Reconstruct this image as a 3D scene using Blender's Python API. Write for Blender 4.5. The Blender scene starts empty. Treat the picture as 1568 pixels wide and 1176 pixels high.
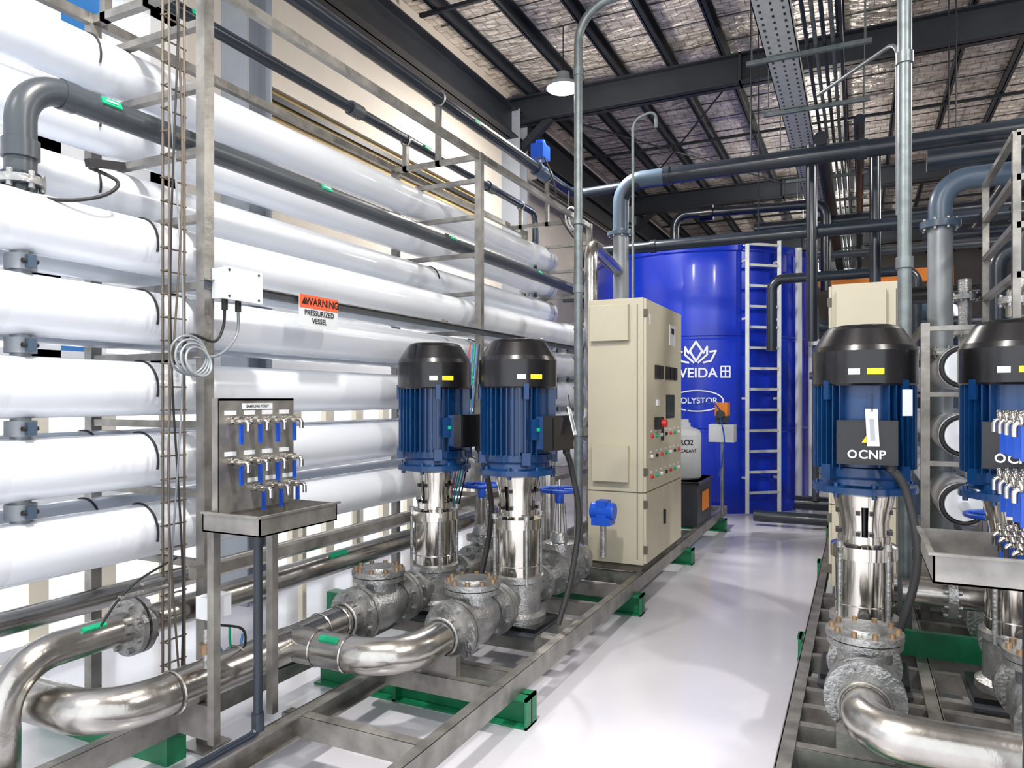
import bpy, math, random
from mathutils import Vector, Matrix
random.seed(7)
scene = bpy.context.scene
try:
    scene.view_settings.view_transform = 'Standard'
except Exception as e:
    print(e)
V = Vector
pi = math.pi
# ------------------------------------------------------------------ materials
MATS = {}
def mat(name, col, metal=0.0, rough=0.5, noise=0.0, nscale=6.0, bump=0.0, bscale=30.0, emit=0.0, coat=0.0, stretch=(1,1,1), rvar=0.0):
    m = bpy.data.materials.new(name); m.use_nodes = True
    nt = m.node_tree; b = nt.nodes['Principled BSDF']
    b.inputs['Base Color'].default_value = (*col, 1)
    b.inputs['Metallic'].default_value = metal
    b.inputs['Roughness'].default_value = rough
    if coat: b.inputs['Coat Weight'].default_value = coat; b.inputs['Coat Roughness'].default_value = 0.08
    if emit:
        b.inputs['Emission Color'].default_value = (*col, 1); b.inputs['Emission Strength'].default_value = emit
    tc = nt.nodes.new('ShaderNodeTexCoord'); mp = nt.nodes.new('ShaderNodeMapping')
    mp.inputs['Scale'].default_value = stretch
    nt.links.new(tc.outputs['Object'], mp.inputs['Vector'])
    n = nt.nodes.new('ShaderNodeTexNoise'); n.inputs['Scale'].default_value = nscale; n.inputs['Detail'].default_value = 5
    nt.links.new(mp.outputs['Vector'], n.inputs['Vector'])
    r = nt.nodes.new('ShaderNodeValToRGB')
    r.color_ramp.elements[0].position = 0.3; r.color_ramp.elements[1].position = 0.7
    k = noise
    r.color_ramp.elements[0].color = (col[0]*(1-k), col[1]*(1-k), col[2]*(1-k), 1)
    r.color_ramp.elements[1].color = (min(1, col[0]*(1+k*.6)), min(1, col[1]*(1+k*.6)), min(1, col[2]*(1+k*.6)), 1)
    nt.links.new(n.outputs['Fac'], r.inputs['Fac']); nt.links.new(r.outputs['Color'], b.inputs['Base Color'])
    if rvar:
        mr = nt.nodes.new('ShaderNodeMapRange'); mr.inputs['To Min'].default_value = max(0.02, rough-rvar); mr.inputs['To Max'].default_value = rough+rvar
        nt.links.new(n.outputs['Fac'], mr.inputs['Value']); nt.links.new(mr.outputs['Result'], b.inputs['Roughness'])
    if bump:
        n2 = nt.nodes.new('ShaderNodeTexNoise'); n2.inputs['Scale'].default_value = bscale; n2.inputs['Detail'].default_value = 4
        nt.links.new(mp.outputs['Vector'], n2.inputs['Vector'])
        bp = nt.nodes.new('ShaderNodeBump'); bp.inputs['Strength'].default_value = bump; bp.inputs['Distance'].default_value = 0.02
        nt.links.new(n2.outputs['Fac'], bp.inputs['Height']); nt.links.new(bp.outputs['Normal'], b.inputs['Normal'])
    MATS[name] = m
    return m
mat('white_frp', (0.82, 0.86, 0.93), 0, 0.22, 0.03, 2, coat=0.3)
mat('stainless', (0.56, 0.54, 0.51), 0.97, 0.24, 0.30, 5, 0.08, 25, rvar=0.1)
mat('cast_steel', (0.44, 0.445, 0.445), 0.85, 0.34, 0.3, 12, 0.3, 60, rvar=0.1)
mat('frame_steel', (0.31, 0.30, 0.28), 0.65, 0.38, 0.38, 9, 0.1, 30, rvar=0.1)
mat('galv', (0.20, 0.235, 0.245), 0.5, 0.42, 0.25, 14, 0.05)
mat('tray_galv', (0.62, 0.66, 0.66), 0.2, 0.5, 0.1, 14)
mat('polished', (0.70, 0.67, 0.62), 1.0, 0.13, 0.15, 3)
mat('pvc_dark', (0.014, 0.022, 0.036), 0, 0.3, 0.25, 3, coat=0.15)
mat('pvc_mid', (0.06, 0.072, 0.085), 0, 0.35, 0.2, 3)
mat('pvc_grey', (0.07, 0.11, 0.165), 0, 0.35, 0.2, 3)
mat('pipe_grey', (0.30, 0.33, 0.36), 0.3, 0.4, 0.15, 3)
mat('motor_blue', (0.003, 0.038, 0.135), 0.1, 0.28, 0.15, 6, coat=0.3)
mat('valve_blue', (0.01, 0.09, 0.60), 0, 0.35, 0.1, 6)
mat('black', (0.008, 0.008, 0.010), 0.1, 0.28, 0.2, 6, coat=0.25)
mat('rubber', (0.02, 0.02, 0.022), 0, 0.6, 0.2, 6)
mat('cabinet', (0.52, 0.485, 0.375), 0, 0.42, 0.04, 3)
mat('cab_gap', (0.10, 0.09, 0.07), 0, 0.6)
mat('tank_blue', (0.0, 0.028, 0.52), 0, 0.28, 0.2, 1.2, coat=0.2)
mat('tank_mark', (0.80, 0.86, 1.0), 0, 0.5)
mat('green', (0.008, 0.20, 0.085), 0, 0.4, 0.3, 8)
mat('label_green', (0.0, 0.42, 0.20), 0, 0.5)
mat('white_paint', (0.88, 0.89, 0.91), 0, 0.5, 0.05, 3)
mat('white_plastic', (0.72, 0.75, 0.78), 0, 0.4, 0.03, 3)
mat('yellow', (0.8, 0.65, 0.02), 0, 0.5)
mat('orange', (0.8, 0.24, 0.02), 0, 0.45)
mat('warn_red', (0.80, 0.12, 0.04), 0, 0.5)
mat('red', (0.6, 0.02, 0.02), 0, 0.4)
mat('brass', (0.36, 0.24, 0.14), 0.7, 0.4, 0.3, 10)
mat('ladder_steel', (0.15, 0.125, 0.10), 0.4, 0.5, 0.3, 10)
mat('beam_dark', (0.014, 0.018, 0.026), 0.1, 0.5, 0.2, 3)
mat('col_grey', (0.28, 0.31, 0.36), 0.0, 0.55, 0.1, 3)
mat('wall_beige', (0.66, 0.61, 0.545), 0, 0.8, 0.04, 1.5)
mat('wall_far', (0.15, 0.145, 0.14), 0, 0.8, 0.15, 1.5)
mat('slat_beige', (0.9, 0.82, 0.66), 0, 0.6, 0.1, 4)
mat('painted_warm_light', (0.35, 0.25, 0.09), 0, 0.6, 0.3, 2)
mat('win_blue', (0.06, 0.25, 0.62), 0, 0.2)
mat('lamp', (1.0, 0.96, 0.9), 0, 0.5, emit=25)
mat('dark_grey', (0.04, 0.045, 0.055), 0, 0.45, 0.1, 5)
mat('floor', (0.69, 0.69, 0.755), 0, 0.17, 0.06, 1.2, 0.02, 6, rvar=0.08)
mat('screen', (0.02, 0.05, 0.06), 0, 0.15)
def foil():
    m = bpy.data.materials.new('foil'); m.use_nodes = True; nt = m.node_tree; b = nt.nodes['Principled BSDF']
    tc = nt.nodes.new('ShaderNodeTexCoord')
    mp = nt.nodes.new('ShaderNodeMapping'); mp.inputs['Scale'].default_value = (1, 2.2, 1)
    nt.links.new(tc.outputs['Object'], mp.inputs['Vector'])
    n = nt.nodes.new('ShaderNodeTexNoise'); n.inputs['Scale'].default_value = 3.2; n.inputs['Detail'].default_value = 6; n.inputs['Distortion'].default_value = 1.5
    nt.links.new(mp.outputs['Vector'], n.inputs['Vector'])
    r = nt.nodes.new('ShaderNodeValToRGB')
    r.color_ramp.elements[0].position = .30; r.color_ramp.elements[0].color = (.50, .44, .40, 1)
    r.color_ramp.elements[1].position = .60; r.color_ramp.elements[1].color = (1.0, .93, .86, 1)
    nt.links.new(n.outputs['Fac'], r.inputs['Fac'])
    br = nt.nodes.new('ShaderNodeTexBrick'); br.offset = 0.5; br.inputs['Scale'].default_value = 1.0
    br.inputs['Brick Width'].default_value = .16; br.inputs['Row Height'].default_value = .16; br.inputs['Mortar Size'].default_value = .006
    br.inputs['Color1'].default_value = br.inputs['Color2'].default_value = (1, 1, 1, 1); br.inputs['Mortar'].default_value = (.45, .42, .40, 1)
    nt.links.new(tc.outputs['Object'], br.inputs['Vector'])
    mx = nt.nodes.new('ShaderNodeMixRGB'); mx.blend_type = 'MULTIPLY'; mx.inputs['Fac'].default_value = 1
    nt.links.new(r.outputs['Color'], mx.inputs['Color1']); nt.links.new(br.outputs['Color'], mx.inputs['Color2'])
    nt.links.new(mx.outputs['Color'], b.inputs['Base Color'])
    b.inputs['Metallic'].default_value = .38; b.inputs['Roughness'].default_value = .3
    v = nt.nodes.new('ShaderNodeTexVoronoi'); v.inputs['Scale'].default_value = 5
    nt.links.new(mp.outputs['Vector'], v.inputs['Vector'])
    bp = nt.nodes.new('ShaderNodeBump'); bp.inputs['Strength'].default_value = .6; bp.inputs['Distance'].default_value = .05
    nt.links.new(v.outputs['Distance'], bp.inputs['Height'])
    bp2 = nt.nodes.new('ShaderNodeBump'); bp2.inputs['Strength'].default_value = .7; bp2.inputs['Distance'].default_value = .08
    nt.links.new(n.outputs['Fac'], bp2.inputs['Height']); nt.links.new(bp.outputs['Normal'], bp2.inputs['Normal'])
    nt.links.new(bp2.outputs['Normal'], b.inputs['Normal'])
    MATS['foil'] = m
foil()

# ------------------------------------------------------------------ mesh builder
def frame(axis):
    a = V(axis).normalized()
    t = V((0, 0, 1)) if abs(a.z) < .9 else V((1, 0, 0))
    x = t.cross(a).normalized(); y = a.cross(x).normalized()
    return x, y, a
def fillet(pts, R):
    pts = [V(p) for p in pts]; out = [pts[0]]
    for i in range(1, len(pts)-1):
        p = pts[i]; a = pts[i-1]-p; b = pts[i+1]-p
        la, lb = a.length, b.length
        if la < 1e-5 or lb < 1e-5: continue
        a.normalize(); b.normalize()
        th = pi - a.angle(b)
        if th < .02: out.append(p); continue
        t = min(R*math.tan(th/2), la*.49, lb*.49); Rr = t/math.tan(th/2)
        k = 4/3*math.tan(th/4)*Rr
        P0 = p+a*t; P3 = p+b*t; P1 = P0-a*k; P2 = P3-b*k
        n = 9
        for j in range(n+1):
            s = j/n
            out.append(P0*(1-s)**3+P1*3*s*(1-s)**2+P2*3*s*s*(1-s)+P3*s**3)
    out.append(pts[-1]); return out
def catmull(pts, n=8):
    pts = [V(p) for p in pts]; P = [pts[0]]+pts+[pts[-1]]; out = []
    for i in range(1, len(P)-2):
        for j in range(n):
            t = j/n; a, b, c, d = P[i-1], P[i], P[i+1], P[i+2]
            out.append(.5*((2*b)+(c-a)*t+(2*a-5*b+4*c-d)*t*t+(3*b-a-3*c+d)*t**3))
    out.append(pts[-1]); return out
class B:
    def __init__(s): s.v = []; s.f = []; s.m = []; s.sm = []; s.mats = []
    def mi(s, m):
        if m not in s.mats: s.mats.append(m)
        return s.mats.index(m)
    def add(s, vs, fs, m, smooth=False):
        o = len(s.v); s.v += [tuple(p) for p in vs]; k = s.mi(m)
        for f in fs: s.f.append([i+o for i in f]); s.m.append(k); s.sm.append(smooth)
    def box(s, x0, x1, y0, y1, z0, z1, m, rz=0, piv=None):
        vs = [V((x, y, z)) for z in (z0, z1) for y in (y0, y1) for x in (x0, x1)]
        if rz:
            c = V(piv) if piv else V(((x0+x1)/2, (y0+y1)/2, 0)); R = Matrix.Rotation(rz, 3, 'Z')
            vs = [R @ (p-c)+c for p in vs]
        s.add(vs, [(0, 2, 3, 1), (4, 5, 7, 6), (0, 1, 5, 4), (2, 6, 7, 3), (0, 4, 6, 2), (1, 3, 7, 5)], m)
    def obox(s, c, ax, sx, sy, sz, m):
        x, y, a = frame(ax); c = V(c)
        vs = [c+x*(i*sx/2)+y*(j*sy/2)+a*(k*sz/2) for k in (-1, 1) for j in (-1, 1) for i in (-1, 1)]
        s.add(vs, [(0, 2, 3, 1), (4, 5, 7, 6), (0, 1, 5, 4), (2, 6, 7, 3), (0, 4, 6, 2), (1, 3, 7, 5)], m)
    def beam(s, p0, p1, w, h, m):
        p0, p1 = V(p0), V(p1); s.obox((p0+p1)/2, p1-p0, w, h, (p1-p0).length, m)
    def lathe(s, prof, o, axis, m, seg=24, sp=False, cap=True):
        x, y, a = frame(axis); o = V(o)
        def ring(r, h): return [o+a*h+(x*math.cos(2*pi*i/seg)+y*math.sin(2*pi*i/seg))*r for i in range(seg)]
        if sp:
            vs = []
            for r, h in prof: vs += ring(max(r, 1e-4), h)
            fs = [(k*seg+i, k*seg+(i+1) % seg, (k+1)*seg+(i+1) % seg, (k+1)*seg+i) for k in range(len(prof)-1) for i in range(seg)]
            s.add(vs, fs, m, True)
        else:
            for k in range(len(prof)-1):
                (r0, h0), (r1, h1) = prof[k], prof[k+1]
                s.add(ring(max(r0, 1e-4), h0)+ring(max(r1, 1e-4), h1), [(i, (i+1) % seg, seg+(i+1) % seg, seg+i) for i in range(seg)], m, abs(h1-h0) > 1e-6)
        if cap:
            if prof[0][0] > 1e-3: s.add(ring(*prof[0]), [tuple(range(seg))[::-1]], m)
            if prof[-1][0] > 1e-3: s.add(ring(*prof[-1]), [tuple(range(seg))], m)
    def cyl(s, p0, p1, r, m, seg=16, r1=None):
        p0, p1 = V(p0), V(p1); s.lathe([(r, 0), (r if r1 is None else r1, (p1-p0).length)], p0, p1-p0, m, seg)
    def tube(s, pts, r, m, seg=14, cap=True):
        pts = [V(p) for p in pts]
        q = [pts[0]]
        for p in pts[1:]:
            if (p-q[-1]).length > 1e-5: q.append(p)
        pts = q; n = len(pts); vs = []
        d = (pts[1]-pts[0]).normalized(); x, y, _ = frame(d)
        for i, p in enumerate(pts):
            d = (pts[min(i+1, n-1)]-pts[max(i-1, 0)]).normalized()
            x = (x-d*x.dot(d)).normalized(); y = d.cross(x)
            vs += [p+(x*math.cos(2*pi*j/seg)+y*math.sin(2*pi*j/seg))*r for j in range(seg)]
        fs = [(k*seg+j, k*seg+(j+1) % seg, (k+1)*seg+(j+1) % seg, (k+1)*seg+j) for k in range(n-1) for j in range(seg)]
        s.add(vs, fs, m, True)
        if cap:
            s.add(vs[:seg], [tuple(range(seg))[::-1]], m); s.add(vs[-seg:], [tuple(range(seg))], m)
    def pipe(s, pts, r, m, bend=.15, seg=18): s.tube(fillet(pts, bend), r, m, seg)
    def wire(s, pts, r, m, seg=6): s.tube(catmull(pts), r, m, seg)
    def torus(s, c, R, r, axis, m, seg=28):
        x, y, a = frame(axis); c = V(c)
        s.tube([c+(x*math.cos(2*pi*i/seg)+y*math.sin(2*pi*i/seg))*R for i in range(seg+1)], r, m, 8, False)
    def flange(s, c, axis, r, t, m, nb=8, rb=None, bolt=.013):
        a = V(axis).normalized(); c = V(c)
        s.lathe([(r, -t/2), (r, t/2)], c, a, m, 28)
        x, y, _ = frame(a); rb = rb or r*.82
        for i in range(nb):
            p = c+(x*math.cos(2*pi*(i+.5)/nb)+y*math.sin(2*pi*(i+.5)/nb))*rb
            s.cyl(p-a*(t/2+.018), p+a*(t/2+.018), bolt, 'brass' if nb == 10 else 'cast_steel', 6)
    def text(s, txt, size, fn, m):
        cu = bpy.data.curves.new('t', 'FONT'); cu.body = txt; cu.size = size; cu.align_x = 'CENTER'; cu.align_y = 'CENTER'; cu.offset = size*.018
        ob = bpy.data.objects.new('t', cu); bpy.context.collection.objects.link(ob)
        me = ob.to_mesh()
        s.add([fn(v.co.x, v.co.y) for v in me.vertices], [tuple(p.vertices) for p in me.polygons], m)
        ob.to_mesh_clear(); bpy.data.objects.remove(ob); bpy.data.curves.remove(cu)
    def done(s, name, parent=None, bevel=0):
        lo = V([min(p[i] for p in s.v) for i in range(3)]); hi = V([max(p[i] for p in s.v) for i in range(3)])
        c = V(((lo.x+hi.x)/2, (lo.y+hi.y)/2, lo.z))
        me = bpy.data.meshes.new(name); me.from_pydata([V(p)-c for p in s.v], [], s.f)
        for m in s.mats: me.materials.append(MATS[m])
        me.polygons.foreach_set('material_index', s.m); me.polygons.foreach_set('use_smooth', s.sm); me.update()
        ob = bpy.data.objects.new(name, me); bpy.context.collection.objects.link(ob); ob.location = c
        if parent: ob.parent = parent
        if bevel:
            bm = ob.modifiers.new('b', 'BEVEL'); bm.width = bevel; bm.segments = 2; bm.limit_method = 'ANGLE'; bm.angle_limit = 1.2
        return ob
def empty(name):
    e = bpy.data.objects.new(name, None); bpy.context.collection.objects.link(e); return e
Z = (0, 0, 1)
# ------------------------------------------------------------------ room
b = B(); b.box(-7, 6.5, -4, 24.2, -.12, 0, 'floor'); b.done('floor')
b = B(); b.box(-4.6, 6.5, -2.5, 24.2, 5.95, 6.0, 'foil'); b.done('ceiling')
WX = -4.5
b = B()
b.box(WX-.15, WX, 3.75, 24, 2.6, 5.95, 'wall_beige'); b.box(WX-.15, WX, 8.4, 24, 0, 2.6, 'wall_beige')
b.box(WX-.15, WX, 3.75, 8.4, 1.75, 2.6, 'white_paint'); b.box(WX-.15, WX, -2.5, 8.4, 0, .12, 'white_paint')
for i in range(24):
    y = -2.3+i*.45
    b.box(WX-.1, WX-.04, y, y+.12, .12, 1.75, 'slat_beige')
b.box(WX-.12, WX-.02, -2.5, 8.4, .95, 1.02, 'white_paint')
for i in range(8):
    y = -2.5+i*.85; b.box(WX-.15, WX, y, y+.22, 1.75, 5.95, 'white_paint')
for z in (1.7, 2.35, 3.0, 3.65, 4.3, 4.95, 5.6): b.box(WX-.15, WX, -2.5, 3.75, z, z+.2, 'white_paint')
for i in range(7):
    for j, z in enumerate((1.9, 2.55, 3.2, 3.85, 4.5, 5.15)):
        y = -2.28+i*.85
        if (i*3+j*2) % 4 < 3: b.box(WX-.12, WX-.1, y+.05, y+.33, z+.0, z+.45, 'win_blue'); b.box(WX-.13, WX-.08, y+.33, y+.36, z, z+.45, 'white_paint')
b.box(WX-.001, WX+.02, 4.4, 8.3, 3.88, 4.22, 'painted_warm_light')  # louvred window strip; its warm light is put into the yellow-brown colour
for i in range(3): b.box(WX+.02, WX+.05, 4.4, 8.3, 3.88+.12*i, 3.93+.12*i, 'beam_dark')
b.box(WX+.02, WX+.06, 4.38, 8.35, 4.22, 4.27, 'wall_beige')
b.done('wall_left')
b = B(); b.box(-4.6, 6.5, 24, 24.2, 0, 6, 'wall_far'); b.box(-4.6, 6.5, 23.95, 24, 0, 1.1, 'wall_beige'); b.done('wall_back')
b = B(); b.box(6.5, 6.65, -2.5, 24.2, 0, 6, 'wall_far'); b.done('wall_right')
def ibeam_y(b, x, y0, y1, zt, h, w, m):
    b.box(x-w/2, x+w/2, y0, y1, zt-.02, zt, m); b.box(x-w/2, x+w/2, y0, y1, zt-h, zt-h+.02, m); b.box(x-.01, x+.01, y0, y1, zt-h, zt, m)
b = B()
for y in (-1.0, 4.2, 9.1, 14.6, 20):
    zt = 5.78
    b.box(-4.45, 6.4, y-.1, y+.1, zt-.02, zt, 'beam_dark'); b.box(-4.45, 6.4, y-.1, y+.1, zt-.36, zt-.34, 'beam_dark'); b.box(-4.45, 6.4, y-.012, y+.012, zt-.36, zt, 'beam_dark')
    b.box(-4.5, -4.22, y-.13, y-.11, 0, 5.6, 'col_grey'); b.box(-4.5, -4.22, y+.11, y+.13, 0, 5.6, 'col_grey'); b.box(-4.37, -4.35, y-.12, y+.12, 0, 5.6, 'col_grey')
    b.beam((-4.35, y, 5.0), (-3.8, y, 5.45), .1, .1, 'beam_dark')
    for x in (-1.3, 2.1, 5): b.box(x-.012, x+.012, y-.1, y+.1, zt-.36, zt, 'beam_dark')
ibeam_y(b, -4.35, -2.4, 23.9, 5.6, .4, .22, 'beam_dark')
ibeam_y(b, -4.05, 9.2, 23.9, 4.9, .25, .18, 'beam_dark')
b.done('steel_portal_frame')
b = B()
for i in range(17):
    x = -4.1+i*.65
    b.box(x-.035, x+.035, -2.4, 23.9, 5.78, 5.80, 'beam_dark'); b.box(x-.012, x+.0, -2.4, 23.9, 5.78, 5.94, 'beam_dark'); b.box(x-.012, x+.05, -2.4, 23.9, 5.92, 5.94, 'beam_dark')
for y in (1.6, 6.6, 11.8, 17.3): b.box(-4.3, 6.4, y-.02, y+.02, 5.74, 5.78, 'beam_dark')
y = 2.4
while y < 23: b.box(-4.4, 6.4, y-.006, y+.006, 5.94, 5.949, 'dark_grey'); y += .6
for x0, y0, x1, y1 in ((-4.2, 9.2, -1.3, 14.5), (-1.3, 9.2, -4.2, 14.5), (2.1, 9.2, 5, 14.5), (5, 4.2, 2.1, 9.0), (2.1, 4.2, 5, 9)):
    b.cyl((x0, y0, 5.68), (x1, y1, 5.68), .014, 'beam_dark', 6)
b.done('roof_purlins')

def lamp(x, y, z, power, up):
    b = B()
    b.lathe([(.185, 0), (.185, .035), (.08, .07), (.07, .17), (.03, .19)], (x, y, z), Z, 'pipe_grey', 24)
    b.lathe([(.165, -.012), (.165, -.002)], (x, y, z), Z, 'lamp', 24)
    b.cyl((x, y, z+.19), (x, y, 5.74), .006, 'black', 6)
    o = b.done('high_bay_lamp')
    l = bpy.data.lights.new('lamp_light', 'AREA'); l.shape = 'DISK'; l.size = .34; l.energy = power; l.color = (1, .96, .91)
    lo = bpy.data.objects.new('lamp_light', l); bpy.context.collection.objects.link(lo); lo.parent = o
    lo.location = (0, 0, -.02)
    l = bpy.data.lights.new('lamp_glow', 'POINT'); l.shadow_soft_size = .12; l.energy = up; l.color = (1, .92, .82)
    lo = bpy.data.objects.new('lamp_glow', l); bpy.context.collection.objects.link(lo); lo.parent = o
    lo.location = (0, 0, -.18)
for x, y in ((-2.97, 7.45), (-1.2, 1.4), (2.6, 1.5), (2.8, 7.45), (-.6, 13.2), (3.4, 13.2), (-.6, 18.5), (-3.2, -1)):  # first lamp belongs to the hall; the others are added for illumination
    lamp(x, y, 5.05, 135, 120)

# ------------------------------------------------------------------ reverse osmosis rack (left)
rack = empty('reverse_osmosis_rack'); rack.location = (-3.1, 4.5, 0)
def child(b, n, p=rack, **k):
    o = b.done(n, **k); o.parent = p; o.matrix_parent_inverse = Matrix.Translation(-p.location); return o
LV = [1.0+.322*k for k in range(8)]
LV2 = LV[:5]+[2.60, 2.91, 3.21]
def vessel(b, x, z, y0, y1):
    R = .122
    b.lathe([(.07, 0), (.10, .02), (.136, .03), (.138, .55), (R, .68), (R, y1-y0-.68), (.138, y1-y0-.55), (.138, y1-y0-.03), (.10, y1-y0-.02), (.07, y1-y0)], (x, y0, z), (0, 1, 0), 'white_frp', 40)
    b.lathe([(.1, -.001), (.1, -.006)], (x, y0+.02, z), (0, 1, 0), 'dark_grey', 24)
    b.lathe([(.1, .0), (.1, .008)], (x, y1-.02, z), (0, 1, 0), 'dark_grey', 24)
    b.lathe([(.139, 0), (.139, .006)], (x, y1-.12, z), (0, 1, 0), 'black', 40)
for k in range(5):
    b = B(); vessel(b, -2.93, LV[k], .9, 7.85)
    b.text('AQT-8040', .05, lambda u, v: (-2.93+.1405*math.cos(.5+v/.14), 7.45+u, LV[k]+.1405*math.sin(.5+v/.14)), 'black')
    child(b, 'pressure_vessel_front_%d' % (k+1))
for k in range(8):
    b = B(); vessel(b, -3.32, LV2[k], .9, 7.85); child(b, 'pressure_vessel_rear_%d' % (k+1))
b = B()
for k in range(8):
    for y in (2.19, 5.2):
        for x in ((-2.93, -3.32) if k < 5 else (-3.32,)):
            if (k+int(y)) % 3 == 0 and y > 3: continue
            z = LV2[k]; a0, a1 = (-.3, 1.9) if y < 3 else (.1, 1.5)
            pts = [(x+.125*math.cos(a0+(a1-a0)*i/12), y, z+.125*math.sin(a0+(a1-a0)*i/12)) for i in range(13)]
            b.tube(pts, .0055, 'rubber', 6)
for k in range(8):
    for x in ((-2.93, -3.32) if k < 5 else (-3.32,)):
        for y in (1.68, 7.35):
            if k < (4 if x > -3 else 7):
                zc = (LV2[k]+LV2[k+1])/2
                b.cyl((x, y, zc-.06), (x, y, zc+.06), .036, 'pipe_grey', 14)
                b.cyl((x, y, zc-.03), (x, y, zc+.03), .055, 'pipe_grey', 14)
                b.box(x-.075, x+.075, y-.015, y+.015, zc-.025, zc+.025, 'pvc_grey')
                b.cyl((x+.06, y-.03, zc), (x+.06, y+.03, zc), .01, 'rubber', 6)
child(b, 'vessel_couplings')
b = B()
FX = -2.72; RX = -3.52; w = .055
for y in (-.3, 2.37, 5.03, 7.62):
    top = 4.4 if y == 2.37 else 3.55
    b.box(FX-w/2, FX+w/2, y-w/2, y+w/2, .0, top, 'frame_steel')
    b.box(RX-w/2, RX+w/2, y-w/2, y+w/2, .0, 3.55, 'frame_steel')
    for k in range(9):
        z = (LV2+[3.5])[k]-.155
        b.box(RX, FX, y-.02, y+.02, z-.028, z+.005, 'frame_steel')
    b.box(FX-.08, FX+.08, y-.08, y+.08, 0, .012, 'frame_steel')
for x in (FX, RX):
    b.box(x-.02, x+.02, -.5, 7.65, 3.5, 3.55, 'frame_steel')
    b.box(x-.025, x+.025, 2.3 if x == FX else -.5, 7.65, .78, .83, 'frame_steel')
b.box(FX+.028, FX+.034, 2.34, 7.65, 2.10, 2.145, 'pvc_mid'); b.box(FX-.005, FX+.05, 2.34, 7.65, 2.14, 2.146, 'frame_steel')
for y in (2.37, 5.03, 7.3):
    for x in (-3.1, -3.42): b.box(x-.02, x+.02, y-.02, y+.02, 3.5, 4.0 if x > -3.2 else 3.72, 'frame_steel')
    b.box(-3.52, -2.72, y-.02, y+.02, 3.5, 3.54, 'frame_steel')
    b.torus((-3.1, y, 4.05), .062, .008, (0, 1, 0), 'cast_steel'); b.torus((-3.42, y, 3.76), .045, .008, (0, 1, 0), 'cast_steel')
for y in (1.2, 3.1, 3.9, 4.5, 5.9, 6.7):
    b.box(RX-.02, RX+.02, y-.02, y+.02, 0, .8, 'slat_beige')
for k in range(5):
    for y in (1.05, 4.4, 6.2): b.cyl((-2.80, y+.2*k % .3, LV[k]-.11), (-2.76, y+.2*k % .3, LV[k]-.12), .012, 'frame_steel', 8)
child(b, 'rack_frame')
b = B()
for y in (2.13, 2.24): b.cyl((-2.7, y, .35), (-2.7, y, 4.3), .006, 'ladder_steel', 6)
b.cyl((-2.66, 2.13, .35), (-2.66, 2.13, 4.3), .005, 'ladder_steel', 6)
z = .45
while z < 4.25: b.cyl((-2.7, 2.12, z), (-2.7, 2.25, z), .004, 'ladder_steel', 6); b.cyl((-2.7, 2.13, z), (-2.66, 2.13, z), .004, 'ladder_steel', 6); z += .1
for k in range(3):
    b.wire([(-2.68+.01*math.sin(z*3+k), 2.18+.03*math.sin(z*2.1+k*2), z) for z in [.4+.3*i for i in range(13)]], .005, ('rubber', 'ladder_steel', 'pipe_grey')[k])
b.wire([(-2.7, 2.2, .9), (-2.66, 2.0, .86), (-2.66, 1.9, .80), (-2.7, 1.85, .7)], .005, 'rubber'); b.cyl((-2.66, 1.9, .8), (-2.66, 2.12, .8), .012, 'cast_steel', 8); b.box(-2.67, -2.65, 2.0, 2.1, .83, .84, 'cast_steel')
child(b, 'cable_riser')

b = B()
b.pipe([(-2.93, 1.68, 2.40), (-2.93, 1.68, 2.84), (-2.93, 8.3, 2.84), (-3.3, 8.3, 2.84)], .056, 'pvc_mid', .16)
b.cyl((-2.93, 1.68, 2.42), (-2.93, 1.68, 2.47), .07, 'pvc_dark', 18); b.cyl((-2.93, 1.68, 2.53), (-2.93, 1.68, 2.60), .066, 'pvc_mid', 18)
b.cyl((-2.93, 1.83, 2.84), (-2.93, 1.89, 2.84), .062, 'pvc_mid', 18); b.flange((-2.93, 1.68, 2.44), Z, .085, .03, 'cast_steel', 6)
for y in (2.02, 3.4, 4.9, 6.6): b.obox((-2.93+.05, y, 2.86), (1, 0, .4), .09, .03, .016, 'label_green'); b.obox((-2.93+.056, y, 2.862), (1, 0, .4), .05, .008, .012, 'white_plastic')
b.wire([(-2.85, 1.9, 2.55), (-2.78, 1.98, 2.50), (-2.78, 1.9, 2.42), (-2.85, 1.75, 2.38), (-3.0, 1.6, 2.42)], .008, 'rubber')
b.beam((-2.8, 1.86, 2.55), (-2.8, 2.02, 2.58), .03, .03, 'rubber')
child(b, 'feed_header_pipe')
b = B()
b.pipe([(-3.1, -1, 4.05), (-3.1, 8.1, 4.05), (.9, 8.1, 4.15)], .055, 'pvc_dark', .2)
b.obox((-3.1+.05, 3.3, 4.07), (1, 0, .4), .09, .03, .02, 'label_green'); b.obox((-3.1+.05, 5.6, 4.05), (1, 0, 0), .09, .03, .02, 'label_green')
b.cyl((-3.1, 7.0, 4.05), (-3.1, 7.25, 4.05), .075, 'pvc_grey', 18); b.cyl((-3.1, 7.12, 4.05), (-3.1, 7.12, 4.2), .02, 'cast_steel')
b.box(-3.17, -3.03, 7.02, 7.22, 4.18, 4.33, 'valve_blue'); b.lathe([(.06, 0), (.05, .05)], (-3.1, 7.12, 4.33), Z, 'valve_blue', 16)
b.wire([(-3.05, 7.1, 4.2), (-2.95, 7.15, 3.9), (-2.92, 7.2, 3.6), (-2.8, 7.35, 3.35), (-2.88, 7.4, 3.6), (-2.9, 7.45, 3.9)], .009, 'rubber')
b.torus((-2.8, 7.3, 3.55), .12, .009, (1, -.3, 0), 'white_plastic'); b.torus((-2.79, 7.33, 3.52), .1, .009, (1, -.2, .2), 'white_plastic')
child(b, 'overhead_permeate_pipe')
b = B()
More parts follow.
